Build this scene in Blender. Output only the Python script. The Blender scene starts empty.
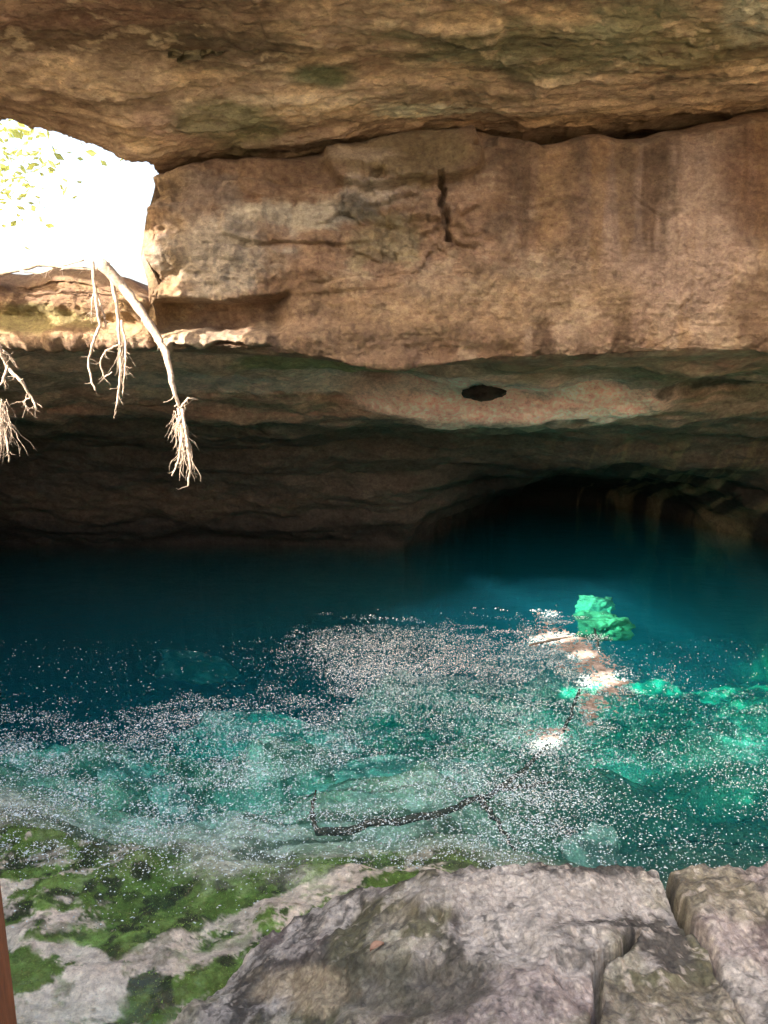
import bpy, math, random
import numpy as np
from mathutils import Vector, Matrix
R = math.radians
random.seed(7); rng = np.random.default_rng(7)
sc = bpy.context.scene
col = sc.collection

# ---------------------------------------------------------------- camera model (used to read positions off the photo)
FP = 804.0; PITCH = R(7.9); CZ = 3.0
def elev(py): return np.arctan((512 - np.asarray(py, float)) / FP) - PITCH
def zat(py, Y): return CZ + Y * np.tan(elev(py))
def ray(px, py):
    dx = (px - 384) / FP; dz = (512 - py) / FP
    c, s = math.cos(PITCH), math.sin(PITCH)
    return dx, c + dz * s, dz * c - s
def at_z(px, py, z=0.0):
    a, b, c = ray(px, py); t = (z - CZ) / c
    return Vector((a * t, b * t, z))
def at_Y(px, py, Y):
    a, b, c = ray(px, py); t = Y / b
    return Vector((a * t, Y, CZ + c * t))
def project(x, y, z):
    c, s = math.cos(PITCH), math.sin(PITCH)
    z = z - CZ
    d = np.maximum(y * c - z * s, 0.05); u = y * s + z * c
    return 384 + FP * x / d, 512 - FP * u / d

# ---------------------------------------------------------------- numpy noise
def _h(ix, iy, iz, seed):
    with np.errstate(over='ignore'):
        n = (ix.astype(np.uint32) * np.uint32(374761393)) ^ (iy.astype(np.uint32) * np.uint32(668265263)) ^ (iz.astype(np.uint32) * np.uint32(2147483647 - 12345)) ^ np.uint32((seed * 1274126177) & 0xffffffff)
        n = (n ^ (n >> np.uint32(13))) * np.uint32(1274126177)
        n = (n ^ (n >> np.uint32(16))) * np.uint32(2246822519)
        n = n ^ (n >> np.uint32(13))
    return n.astype(np.float64) / 4294967295.0
def vnoise(x, y, z, seed=0):
    x, y, z = np.broadcast_arrays(np.asarray(x, float), np.asarray(y, float), np.asarray(z, float))
    fx, fy, fz = np.floor(x), np.floor(y), np.floor(z)
    ix, iy, iz = fx.astype(np.int64), fy.astype(np.int64), fz.astype(np.int64)
    u, v, w = x - fx, y - fy, z - fz
    u = u*u*u*(u*(u*6-15)+10); v = v*v*v*(v*(v*6-15)+10); w = w*w*w*(w*(w*6-15)+10)
    r = 0
    for a in (0, 1):
        for b in (0, 1):
            for c in (0, 1):
                r = r + _h(ix+a, iy+b, iz+c, seed) * (u if a else 1-u) * (v if b else 1-v) * (w if c else 1-w)
    return r * 2 - 1
def fbm(x, y, z, octv=5, seed=0, gain=.5, lac=2.03):
    r = 0; a = 1; t = 0
    for i in range(octv):
        r = r + a * vnoise(x, y, z, seed + i * 17); t += a
        a *= gain; x = x * lac + 13.1; y = y * lac + 7.7; z = z * lac + 3.3
    return r / t
def ridged(x, y, z, octv=4, seed=0):
    r = 0; a = 1; t = 0
    for i in range(octv):
        r = r + a * (1 - 2 * np.abs(vnoise(x, y, z, seed + i * 31))); t += a
        a *= .5; x = x * 2.1 + 5; y = y * 2.1 + 9; z = z * 2.1 + 2
    return r / t
def sstep(a, b, x):
    t = np.clip((x - a) / (b - a), 0, 1); return t * t * (3 - 2 * t)
def terrace(v, n, sharp=.75):
    k = v * n; f = np.floor(k); t = k - f
    return (f + sstep(sharp - .25, sharp + .25, t)) / n

# ---------------------------------------------------------------- object helpers
def tag(o, label=None, cat=None, group=None, kind=None):
    if label: o['label'] = label
    if cat: o['category'] = cat
    if group: o['group'] = group
    if kind: o['kind'] = kind
    return o
def empty(name, loc, label, cat, group=None, rz=0):
    o = bpy.data.objects.new(name, None); col.objects.link(o); o.location = loc; o.rotation_euler = (0, 0, rz)
    o.empty_display_size = .1
    return tag(o, label, cat, group)
def mesh_obj(name, verts, faces, mat, parent=None, smooth=True, colors=None, loc=None):
    me = bpy.data.meshes.new(name)
    verts = np.asarray(verts, np.float32)
    if loc is not None: verts = verts - np.asarray(loc, np.float32)
    if isinstance(faces, np.ndarray):
        nf, k = faces.shape
        me.vertices.add(len(verts)); me.vertices.foreach_set('co', verts.ravel())
        me.loops.add(nf * k); me.loops.foreach_set('vertex_index', faces.astype(np.int32).ravel())
        me.polygons.add(nf); me.polygons.foreach_set('loop_start', np.arange(0, nf * k, k, dtype=np.int32))
        me.update(calc_edges=True)
    else:
        me.from_pydata([tuple(v) for v in verts.tolist()], [], faces)
    me.validate()
    me.polygons.foreach_set('use_smooth', [smooth] * len(me.polygons))
    if colors is not None:
        ca = me.color_attributes.new('Col', 'FLOAT_COLOR', 'POINT')
        c4 = np.ones((len(verts), 4), np.float32); c4[:, :3] = colors
        ca.data.foreach_set('color', c4.ravel())
    me.materials.append(mat)
    o = bpy.data.objects.new(name, me); col.objects.link(o)
    if loc is not None: o.location = loc
    if parent is not None: o.parent = parent
    return o
def grid_faces(nr, nc, keep=None, flip=False):
    i = np.arange(nr * nc).reshape(nr, nc)
    q = np.stack([i[:-1, :-1], i[:-1, 1:], i[1:, 1:], i[1:, :-1]], -1)
    if flip: q = q[..., ::-1]
    q = q.reshape(-1, 4)
    if keep is not None: q = q[keep.reshape(-1)]
    return q
def grid_normals(P):
    du = np.gradient(P, axis=1); dv = np.gradient(P, axis=0)
    n = np.cross(du, dv); n /= np.linalg.norm(n, axis=-1, keepdims=True) + 1e-9
    return n
def tube(path, radii, seg=7, cap=True):
    pts = [Vector(p) for p in path]; V = []; F = []
    up = Vector((0.3, .2, 1)).normalized(); prev = None
    for i, p in enumerate(pts):
        d = (pts[min(i+1, len(pts)-1)] - pts[max(i-1, 0)]).normalized()
        a = prev if prev else (d.cross(up) if abs(d.dot(up)) < .95 else d.cross(Vector((1, 0, 0))))
        a = (a - d * a.dot(d)).normalized(); prev = a; b = d.cross(a)
        for k in range(seg):
            t = 2 * math.pi * k / seg; V.append(p + (a * math.cos(t) + b * math.sin(t)) * radii[i])
        if i:
            o = (i-1) * seg
            for k in range(seg): F.append((o+k, o+(k+1) % seg, o+seg+(k+1) % seg, o+seg+k))
    if cap:
        F.append(tuple(reversed(range(seg)))); o = (len(pts)-1) * seg; F.append(tuple(o+k for k in range(seg)))
    return V, F
def join(parts):
    V = []; F = []
    for v, f in parts:
        o = len(V); V += [tuple(p) for p in v]; F += [tuple(i + o for i in q) for q in f]
    return V, F

# ---------------------------------------------------------------- materials
def new_mat(name):
    m = bpy.data.materials.new(name); m.use_nodes = True
    nt = m.node_tree; nt.nodes.clear()
    out = nt.nodes.new('ShaderNodeOutputMaterial')
    return m, nt, out
def N(nt, t, **kw):
    n = nt.nodes.new(t)
    for k, v in kw.items():
        if k.startswith('_'): setattr(n, k[1:], v)
        else: n.inputs[k.replace('__', ' ')].default_value = v
    return n
def rock_mat(name, rough=.85, bump=.5, fine=1.0, stretch=(1, 1, 1), var=.35, spec=.25, crackw=.5):
    m, nt, out = new_mat(name); L = nt.links.new
    b = N(nt, 'ShaderNodeBsdfPrincipled'); b.inputs['Roughness'].default_value = rough
    b.inputs['Specular IOR Level'].default_value = spec
    at = N(nt, 'ShaderNodeAttribute', _attribute_name='Col')
    tc = N(nt, 'ShaderNodeTexCoord'); mp = N(nt, 'ShaderNodeMapping'); mp.inputs['Scale'].default_value = stretch
    L(tc.outputs['Object'], mp.inputs['Vector'])
    n1 = N(nt, 'ShaderNodeTexNoise', Scale=3.2 * fine, Detail=10.0, Roughness=.74, Distortion=.15)
    n2 = N(nt, 'ShaderNodeTexNoise', Scale=17 * fine, Detail=8.0, Roughness=.75, Distortion=.0)
    n3 = N(nt, 'ShaderNodeTexNoise', Scale=70 * fine, Detail=4.0, Roughness=.7)
    vo = N(nt, 'ShaderNodeTexVoronoi', Scale=9 * fine); vo.feature = 'DISTANCE_TO_EDGE'
    dn = N(nt, 'ShaderNodeVectorMath'); dn.operation = 'MULTIPLY_ADD'; dn.inputs[1].default_value = (.25, .25, .25)
    L(n1.outputs['Color'], dn.inputs[0]); L(mp.outputs[0], dn.inputs[2])
    for n in (n1, n2, n3): L(mp.outputs[0], n.inputs['Vector'])
    L(dn.outputs[0], vo.inputs['Vector'])
    r1 = N(nt, 'ShaderNodeMapRange'); r1.inputs[1].default_value = .32; r1.inputs[2].default_value = .68; r1.inputs[3].default_value = 1 - var; r1.inputs[4].default_value = 1 + var
    r2 = N(nt, 'ShaderNodeMapRange'); r2.inputs[1].default_value = .38; r2.inputs[2].default_value = .62; r2.inputs[3].default_value = 1 - var * .7; r2.inputs[4].default_value = 1 + var * .7
    L(n1.outputs['Fac'], r1.inputs[0]); L(n2.outputs['Fac'], r2.inputs[0])
    mu = N(nt, 'ShaderNodeMath'); mu.operation = 'MULTIPLY'; L(r1.outputs[0], mu.inputs[0]); L(r2.outputs[0], mu.inputs[1])
    sp = N(nt, 'ShaderNodeMapRange'); sp.inputs[1].default_value = .57; sp.inputs[2].default_value = .64; sp.inputs[3].default_value = 0; sp.inputs[4].default_value = .55
    L(n3.outputs['Fac'], sp.inputs[0])
    hs = N(nt, 'ShaderNodeHueSaturation'); hr = N(nt, 'ShaderNodeMapRange'); hr.inputs[1].default_value = .3; hr.inputs[2].default_value = .7; hr.inputs[3].default_value = .485; hr.inputs[4].default_value = .515
    L(n2.outputs['Fac'], hr.inputs[0]); L(hr.outputs[0], hs.inputs['Hue']); L(mu.outputs[0], hs.inputs['Value']); L(at.outputs['Color'], hs.inputs['Color'])
    mx = N(nt, 'ShaderNodeMix', _data_type='RGBA', _blend_type='MIX'); L(sp.outputs[0], mx.inputs[0]); L(hs.outputs[0], mx.inputs[6])
    dk = N(nt, 'ShaderNodeMix', _data_type='RGBA', _blend_type='MULTIPLY'); dk.inputs[0].default_value = 1; L(at.outputs['Color'], dk.inputs[6]); dk.inputs[7].default_value = (.45, .42, .4, 1)
    L(dk.outputs[2], mx.inputs[7]); L(mx.outputs[2], b.inputs['Base Color'])
    # bump
    a1 = N(nt, 'ShaderNodeMath'); a1.operation = 'MULTIPLY'; a1.inputs[1].default_value = .07 / fine; L(n1.outputs['Fac'], a1.inputs[0])
    a2 = N(nt, 'ShaderNodeMath'); a2.operation = 'MULTIPLY_ADD'; a2.inputs[1].default_value = .035 / fine; L(n2.outputs['Fac'], a2.inputs[0]); L(a1.outputs[0], a2.inputs[2])
    a3 = N(nt, 'ShaderNodeMath'); a3.operation = 'MULTIPLY_ADD'; a3.inputs[1].default_value = .018 / fine; L(n3.outputs['Fac'], a3.inputs[0]); L(a2.outputs[0], a3.inputs[2])
    cr = N(nt, 'ShaderNodeMapRange'); cr.inputs[1].default_value = 0; cr.inputs[2].default_value = .05; cr.inputs[3].default_value = -.012 * crackw; cr.inputs[4].default_value = 0
    L(vo.outputs['Distance'], cr.inputs[0])
    a4 = N(nt, 'ShaderNodeMath'); a4.operation = 'ADD'; L(a3.outputs[0], a4.inputs[0]); L(cr.outputs[0], a4.inputs[1])
    bp = N(nt, 'ShaderNodeBump', Strength=bump, Distance=1.0); L(a4.outputs[0], bp.inputs['Height']); L(bp.outputs[0], b.inputs['Normal'])
    L(b.outputs[0], out.inputs['Surface'])
    return m
def plain_mat(name, c, rough=.7, var=.3, scale=20, bump=.2, stretch=(1, 1, 1), translucent=0):
    m, nt, out = new_mat(name); L = nt.links.new
    b = N(nt, 'ShaderNodeBsdfPrincipled', Roughness=rough)
    tc = N(nt, 'ShaderNodeTexCoord'); mp = N(nt, 'ShaderNodeMapping'); mp.inputs['Scale'].default_value = stretch
    n = N(nt, 'ShaderNodeTexNoise', Scale=float(scale), Detail=6.0, Roughness=.65)
    L(tc.outputs['Object'], mp.inputs[0]); L(mp.outputs[0], n.inputs['Vector'])
    cr = N(nt, 'ShaderNodeValToRGB'); cr.color_ramp.elements[0].position = .3; cr.color_ramp.elements[1].position = .7
    cr.color_ramp.elements[0].color = tuple(x * (1 - var) for x in c) + (1,); cr.color_ramp.elements[1].color = tuple(min(1, x * (1 + var)) for x in c) + (1,)
    L(n.outputs['Fac'], cr.inputs[0]); L(cr.outputs[0], b.inputs['Base Color'])
    bp = N(nt, 'ShaderNodeBump', Strength=bump, Distance=.02); L(n.outputs['Fac'], bp.inputs['Height']); L(bp.outputs[0], b.inputs['Normal'])
    if translucent:
        t = N(nt, 'ShaderNodeBsdfTranslucent'); L(cr.outputs[0], t.inputs['Color'])
        ms = N(nt, 'ShaderNodeMixShader'); ms.inputs[0].default_value = translucent; L(b.outputs[0], ms.inputs[1]); L(t.outputs[0], ms.inputs[2]); L(ms.outputs[0], out.inputs[0])
    else: L(b.outputs[0], out.inputs[0])
    return m
M_ceil = rock_mat('ceiling_rock', bump=.75, stretch=(.55, 1, 1.25), var=.34, crackw=.35)
M_wall = rock_mat('wall_rock', bump=1.0, stretch=(.8, 1, 1.1), var=.36, crackw=.0)
M_bed = rock_mat('bed_rock', bump=.7, var=.35, fine=1.3)
M_bould = rock_mat('boulder_rock', bump=.75, fine=2.2, var=.34, rough=.8, spec=.35, crackw=.8)
M_sub = rock_mat('submerged_rock', bump=.6, fine=1.6, var=.25)
M_root = plain_mat('root_bark', (.40, .31, .24), .8, .5, 30, .8)
M_leaf = plain_mat('leaf_green', (.52, .56, .16), .5, .4, 6, .1, translucent=.4)
M_dry = plain_mat('dry_leaf_brown', (.34, .20, .13), .6, .25, 30, .3)
M_wood = plain_mat('post_wood', (.20, .075, .035), .6, .35, 9, .5, stretch=(8, 8, .8))
M_stem = plain_mat('stem_bark', (.12, .085, .055), .9, .3, 30, .5)
M_log = plain_mat('sunken_wood', (.06, .05, .038), .9, .4, 14, .6, stretch=(1, 1, 1))

# ---------------------------------------------------------------- colour mixing helpers for the rock stains and painted light
def mixc(C, c, w):
    w = np.clip(w, 0, 1)[..., None]; return C * (1 - w) + np.array(c) * w
def blob(px, py, cx, cy, rx, ry, nz, k=.6, soft=.35):
    d = np.sqrt(((px - cx) / rx) ** 2 + ((py - cy) / ry) ** 2) + nz * k
    return 1 - sstep(1 - soft, 1 + soft, d)
def seg_d(px, py, pts):
    """distance to a polyline, in the same units as px, py"""
    best = np.full(np.shape(px), 1e9)
    for (x0, y0), (x1, y1) in zip(pts[:-1], pts[1:]):
        dx, dy = x1 - x0, y1 - y0; t = np.clip(((px - x0) * dx + (py - y0) * dy) / (dx*dx + dy*dy + 1e-9), 0, 1)
        best = np.minimum(best, np.hypot(px - x0 - t*dx, py - y0 - t*dy))
    return best

# heights of the joint between ceiling slab and wall, along x at the wall (Y = 9)
jx = np.array([-8, -4.3, -3.6, -3.07, -2.6, -2.0, -1.0, -.5, 0, .6, 1.1, 1.6, 2.4, 3.0, 3.7, 4.4, 10])
jp = np.array([110, 120, 136, 150, 172, 150, 152, 146, 136, 128, 125, 126, 118, 114, 107, 102, 100])
def joint_z(x): return sum(np.interp(np.asarray(x) + o, jx, zat(jp, 9.0)) for o in (-.24, -.12, 0, .12, .24)) / 5 + .09 * sstep(-2.8, -.5, np.asarray(x))

# ================================================================ CEILING
xs = np.concatenate([np.arange(-6.9, -4.4, .05), np.arange(-4.4, 4.4, .013), np.arange(4.4, 9.6, .06)])
Ys = np.concatenate([np.arange(6.7, 7.2, .06), np.arange(7.2, 9.6, .014), np.arange(9.6, 13.4, .12)])
X, Yg = np.meshgrid(xs, Ys)
edge = 3.6
bl = sstep(0, 1.3, 9 - Yg); Z = joint_z(X) * (1 - bl) + (5.86 + .02 * X) * bl + .07 + .33 * (9 - Yg) * (Yg < 9) + .02 * (Yg - 9) * (Yg >= 9)
wp = fbm(X * .35, Yg * .5, 0 * X, 4, 11)
lay = (9 - Yg) * .9 + wp * .9 + .10 * X
Z = Z + .11 * (terrace(lay * .5, 1.6) - lay * .5) * np.clip((9.15 - Yg) / .3, 0, 1)
Z = Z + .07 * fbm(X * .7, Yg * 1.2, Z * 0, 5, 3) * np.clip((9.4 - Yg) / .6, .15, 1)
Z = Z - .030 * np.clip(ridged(X * 1.6, Yg * 4.2, X * 0, 4, 21), -1, 1) + .026 * fbm(X * 5, Yg * 12, X * 0, 5, 5, .6) + .012 * np.minimum(0, fbm(X * 13, Yg * 24, X * 0, 3, 6)) * 2
# a few thin ledges peeling off the ceiling near the top centre
Z = Z - .035 * sstep(.15, .3, vnoise(X * 1.1, Yg * 5, X * 0, 77)) - .02 * sstep(.1, .2, vnoise(X * 2.3, Yg * 9, X * 0, 78))
Z = Z - np.clip((Yg - 12.2), 0, 9) * 2.0
Yd = Yg + .06 * fbm(X * 3, Yg * 3, Z * 0, 3, 9)
ny = fbm(xs * .8, xs * 0, xs * 0, 5, 44)
endY = 9.0 + .25 * ny
keep = np.ones_like(X, bool)
hole = (X < (-2.5 + .12 * fbm(Yg * 2, X * 0, X * 0, 3, 4))) & (Yg > endY[None, :])
keep &= ~hole
kf = keep[:-1, :-1] & keep[1:, 1:] & keep[:-1, 1:] & keep[1:, :-1]
px, py = project(X, Yd, Z)
nz = fbm(X * 1.3, Yg * 2.6, X * 0, 6, 101, .6); nz2 = fbm(X * .6, Yg * 1.6, X * 0, 5, 131, .6); nz3 = fbm(X * 3, Yg * 9, X * 0, 5, 151, .65)
C = np.zeros(X.shape + (3,)) + np.array([.40, .275, .19])
C = mixc(C, (.29, .185, .125), sstep(-.05, .35, nz2))
C = mixc(C, (.52, .36, .22), sstep(.05, .4, nz))
C = mixc(C, (.50, .31, .25), .8 * blob(px, py, 185, 128, 50, 22, nz))
C = mixc(C, (.50, .36, .27), .6 * blob(px, py, 540, 92, 300, 18, nz))
C = mixc(C, (.175, .185, .085), .75 * blob(px, py, 225, 122, 60, 24, nz, .8))
C = mixc(C, (.11, .15, .075), .9 * blob(px, py, 322, 76, 36, 16, nz, .8))
C = mixc(C, (.16, .165, .09), .85 * blob(px, py, 560, 45, 150, 32, nz, .9))
C = mixc(C, (.27, .27, .17), .6 * blob(px, py, 640, 20, 60, 50, nz, .9))
C = mixc(C, (.19, .155, .075), .75 * blob(px, py, 700, 50, 70, 30, nz, .7))
C = mixc(C, (.42, .42, .33), .9 * blob(px, py, 755, 12, 30, 26, nz, .7))
C = mixc(C, (.16, .10, .065), .85 * blob(px, py, 120, 32, 120, 26, nz3, 1.0))
C = mixc(C, (.14, .10, .065), .85 * blob(px, py, 230, 45, 70, 20, nz3, 1.0))
C = mixc(C, (.30, .15, .11), .55 * blob(px, py, 70, 12, 110, 14, nz))
C = mixc(C, (.60, .47, .34), .75 * blob(px, py, 300, 100, 70, 5, nz3, 1.2))
C = mixc(C, (.17, .12, .07), .7 * blob(px, py, 440, 98, 60, 12, nz3, 1.2))
C = mixc(C, (.56, .54, .42), .9 * blob(px, py, 430, 112, 50, 6, nz3, 1.2))
C = mixc(C, (.10, .06, .04), .55 * sstep(.28, .45, nz3))
C = mixc(C, (.62, .47, .31), .6 * sstep(.25, .45, -nz3))
P = np.stack([X, Yd, Z], -1).reshape(-1, 3)
lum = C.mean(-1, keepdims=True); C = (C * .72 + lum * .28) * np.array([1.30, 1.24, 1.12])
ceil = mesh_obj('cave_ceiling', P, grid_faces(*X.shape, keep=kf), M_ceil, colors=C.reshape(-1, 3))
tag(ceil, 'banded orange-brown rock ceiling over the pool', 'rock ceiling', kind='structure')
md = ceil.modifiers.new('thick', 'SOLIDIFY'); md.thickness = .9; md.offset = 1

# ================================================================ WALL + RECESS
xs = np.concatenate([np.arange(-9.2, -7.4, .06), np.arange(-7.4, -4.5, .028), np.arange(-4.5, 4.5, .0145), np.arange(4.5, 8, .028), np.arange(8, 9.6, .06)])
nx = len(xs)
zt = joint_z(xs)
gap = .012 + .16 * sstep(1.05, 1.5, xs) * (1 - sstep(3.7, 3.95, xs)) * (.75 + .5 * vnoise(xs * 2.2, xs * 0, xs * 0, 5)) + .03 * np.abs(vnoise(xs * 1.4, xs * 0, xs * 0, 8))
holew = 1 - sstep(-2.62, -2.44, xs + .08 * vnoise(xs * 9, 0 * xs, 0 * xs, 2))
ledge = zat(np.interp(xs, [-9, -4.3, -3.4, -2.9, -2.5], [268, 266, 262, 272, 298]), 9.0) + .05 * fbm(xs * 2.5, xs * 0, xs * 0, 4, 6)
ztop = (zt - gap) * (1 - holew) + ledge * holew
cav = sstep(.2, 4.2, xs + .5 * fbm(xs * .9, xs * 0, xs * 0, 4, 71)) * (1 - sstep(6.0, 8.6, xs + .4 * fbm(xs * 1.3, xs * 0, xs * 0, 4, 72)))
wob = .3 * fbm(xs * .5, xs * 0, xs * 0, 3, 66)
def cp(Y, z): return np.stack([np.broadcast_to(Y, xs.shape).astype(float), np.broadcast_to(z, xs.shape).astype(float)], -1)
lensx = sstep(-1.6, -.2, xs) * (1 - sstep(2.8, 4.0, xs))
botpy = np.interp(xs, [-9, -4.3, -2.7, -1.6, -.6, 0, 2, 4.4, 9], [340, 338, 345, 352, 360, 366, 358, 352, 350])
mid = np.minimum(zat(235, 8.95), ztop - .25)
low = np.minimum(zat(300, 8.92), ztop - .35)
cps = [cp(13.6, ztop + .1), cp(9.5, ztop + .0), cp(9.34, ztop - .01), cp(9.06, ztop - .13), cp(8.97, mid), cp(8.93, low),
       cp(8.98, zat(botpy, 8.98)), cp(9.5, zat(botpy + 3, 9.5)), cp(10.9 + wob, zat(374, 10.9)), cp(12.0 + wob, zat(388, 12) * (1 - lensx) + zat(376, 12) * lensx),
       cp(12.7 + wob - .3 * lensx, zat(418 + 6 * wob, 12.7 - .3 * lensx)), cp(14.3 + wob, zat(432, 14.3)), cp(15.2 + .3 * wob, zat(470, 15.2)),
       cp(15.9 * (1 - cav) + 19 * cav, zat(516, 15.9) * (1 - cav) + 1.3 * cav), cp(16.5 * (1 - cav) + 23 * cav, .02 + 0 * xs + .5 * cav), cp(17 * (1 - cav) + 24 * cav, -7.5)]
nseg = [14, 12, 8, 60, 56, 50, 24, 40, 40, 46, 44, 46, 46, 34, 24]
rows = []
for i, n in enumerate(nseg):
    for k in range(n):
        t = k / n; rows.append(cps[i] * (1 - t) + cps[i+1] * t)
rows.append(cps[-1])
G = np.array(rows)                         # rows, nx, 2
ker = np.array([1, 2, 3, 2, 1.]) / 9
Gs = G.copy()
for it in range(2):
    Gp = np.pad(Gs, ((2, 2), (0, 0), (0, 0)), mode='edge')
    Gs = sum(ker[k] * Gp[k:k + len(G)] for k in range(5))
G = Gs
X = np.broadcast_to(xs, G.shape[:2]).copy(); Yw = G[..., 0]; Zw = G[..., 1]
P = np.stack([X, Yw, Zw], -1)
nrm = grid_normals(P)
if nrm[60, nx // 2, 1] > 0: nrm = -nrm
px, py = project(X, Yw, Zw)
ridx = np.arange(len(G))[:, None] * np.ones((1, nx))
face = sstep(20, 40, ridx) * (1 - sstep(196, 212, ridx))         # the upright face
rec = sstep(204, 240, ridx)
jpy = 512 - FP * np.tan(np.arctan((joint_z(X) - CZ) / 9) + PITCH)
# face displacement (positive = out toward the pool)
f_low = fbm(X * .55, Yw * .4, Zw * .7, 4, 200)
f_mid = fbm(X * 1.8, Yw, Zw * 2.2, 5, 210)
D = face * (.17 * f_low + .085 * f_mid)
# vertical flutes of the right-hand panel
flw = sstep(470, 540, px) * face
flw2 = flw * sstep(8, 34, py - 512 + FP * np.tan(np.arctan((joint_z(X) - CZ) / 9) + PITCH))
D += flw2 * (.03 * vnoise(X * 4.2 + .4 * f_mid, Zw * .5, X * 0, 33) + .02 * fbm(X * 9, Zw * 2.5, X * 0, 3, 34))
D += face * (.038 * fbm(X * 5, Zw * 6, X * 0, 5, 36, .62) + .020 * ridged(X * 4, Zw * 9, X * 0, 4, 37) + .012 * np.minimum(0, fbm(X * 16, Zw * 14, X * 0, 3, 38)) * 3)
# stucco-like panel left of centre, with a ragged lower edge and the recess beneath it
rag = 302 - 8 * sstep(225, 280, px) + 8 * fbm(X * 5, X * 0, X * 0, 4, 39)
panel = (1 - sstep(262, 300, px)) * sstep(150, 160, px) * face
D -= panel * .36 * sstep(rag - 2, rag + 2, py) * (1 - sstep(rag + 24, rag + 48, py))
D += panel * .05 * (1 - sstep(rag - 2, rag + 2, py)) * (.5 + .5 * ridged(X * 8, Zw * 8, X * 0, 3, 41))
crumb = blob(px, py, 218, 338, 52, 7, fbm(X * 5, Zw * 5, X * 0, 4, 42), 1.0, .2) * face
D += crumb * (.16 + .05 * ridged(X * 9, Zw * 12, X * 0, 3, 43))
# fractured blocks in the middle
def block(poly_cx, poly_cy, rx, ry, amt, rot=0, seed=0, soft=.06):
    ca, sa = math.cos(rot), math.sin(rot)
    u = ((px - poly_cx) * ca + (py - poly_cy) * sa) / rx; v = (-(px - poly_cx) * sa + (py - poly_cy) * ca) / ry
    d = (np.abs(u) ** 4 + np.abs(v) ** 4) ** .25 + .10 * fbm(X * 3, Zw * 3, X * 0, 3, 300 + seed)
    return amt * (1 - sstep(1 - soft, 1 + soft, d)) * face
def crack(pts, wd, dp, j=3.0):
    e = seg_d(px + j * f_mid * 2 + 2.2 * vnoise(X * 14, Zw * 14, X * 0, 55), py + j * f_mid * 2 + 2.2 * vnoise(X * 14, Zw * 14, X * 0, 56), pts)
    ww = wd * (1 + .6 * vnoise(X * 3, Zw * 3, X * 0, 57)); return face * dp * (1 - sstep(ww * .45, ww * 1.25, e))
D += block(404, 157, 78, 27, .20, -.10, 1)
D += block(300, 175, 60, 26, .05, .05, 2)
D += block(300, 222, 75, 22, .06, .02, 3)
D += block(415, 208, 26, 20, .05, .1, 4)
D += block(345, 260, 70, 30, .04, -.05, 5)
# fractured blocks: flat facets of unequal depth
rs_ = np.random.default_rng(5); K = 46
cxs, cys, chs = rs_.uniform(318, 492, K), rs_.uniform(176, 268, K), rs_.uniform(-.5, .5, K)
mk = (px > 290) & (px < 520) & (py > 150) & (py < 290) & (face > 0)
qx_, qy_ = px[mk] + 5 * fbm(X[mk] * 6, Zw[mk] * 6, 0 * X[mk], 3, 61), py[mk] + 5 * fbm(X[mk] * 6, Zw[mk] * 6, 0 * X[mk], 3, 62)
d1 = np.full(qx_.shape, 1e9); d2 = d1.copy(); h1 = np.zeros(qx_.shape)
for a_, b_, c_ in zip(cxs, cys, chs):
    d = np.hypot((qx_ - a_) * .8, (qy_ - b_) * 1.25); nw = d < d1
    d2 = np.where(nw, d1, np.minimum(d2, d)); h1 = np.where(nw, c_, h1); d1 = np.where(nw, d, d1)
wgt = np.clip(blob(px[mk], py[mk], 408, 218, 78, 44, 0 * qx_, 0, .5), 0, 1)
fac = np.zeros_like(px); fac[mk] = wgt * (.17 * h1 - .012 * (1 - sstep(0, 2.2, d2 - d1)))
D += face * fac
D -= crack([(438, 176), (445, 190), (441, 206), (448, 222), (449, 236)], 4.2, .26, 2.0)
D -= crack([(484, 132), (486, 142), (478, 150)], 3.2, .2)
D += face * .05 * terrace(fbm(X * 1.3, Zw * 1.7, X * 0, 3, 58) * 1.2, 3.0, .8) * (1 - .7 * flw)
D -= block(378, 178, 7, 5, .10, 0, 9, .4)
D -= block(487, 135, 10, 9, .25, 0, 10, .3)
for pts, wd, dp in (([(448, 238), (462, 246), (475, 247)], 1.2, .05), ([(452, 202), (520, 205), (560, 200), (590, 204)], 1.0, .03),
                    ([(500, 222), (545, 216), (600, 220)], .9, .02), ([(345, 215), (380, 222), (445, 226)], 1.0, .03), ([(160, 186), (230, 178), (330, 190), (400, 188)], 1.0, .03),
                    ([(310, 282), (360, 276), (420, 270)], 1.0, .025), ([(240, 250), (300, 244), (345, 250)], 1.0, .03), ([(628, 190), (650, 206), (668, 214)], .9, .025)):
    D -= face * dp * (1 - sstep(wd * .5, wd * 1.8, seg_d(px + 4 * f_mid, py + 5 * f_mid, pts)))
# lowest roll of the face / lip layers
D += face * .05 * np.sin(np.clip((py - 318) / 9, 0, 99) + 2 * f_low) * sstep(315, 330, py)
# strata of the recess: ledges that follow the bedding
prm = (Yw - 9) * .55 - Zw * .8 + .35 * fbm(X * .25, Yw * .3, X * 0, 3, 220) + .12 * fbm(X * 1.2, Yw * 1.2, Zw * 2, 4, 221)
patch = sstep(-.15, .25, fbm(X * .35, Yw * .6, Zw * .9, 4, 233))
D += rec * (.34 * patch * (terrace(prm, 1.1, .7) - prm) + .22 * fbm(X * .5, Yw * .7, Zw * .9, 5, 230) + .10 * fbm(X * 1.3, Yw * 2.2, Zw * 3, 5, 231) + .05 * ridged(X * 1.1, Yw * 2, Zw * 2.6, 4, 232) + .02 * fbm(X * 5, Yw * 8, Zw * 10, 3, 235))
# left ochre ledge layers
lw = (1 - sstep(165, 200, px)) * face
D += lw * .07 * np.sin(py / 6.5 + 3 * f_low)
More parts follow.
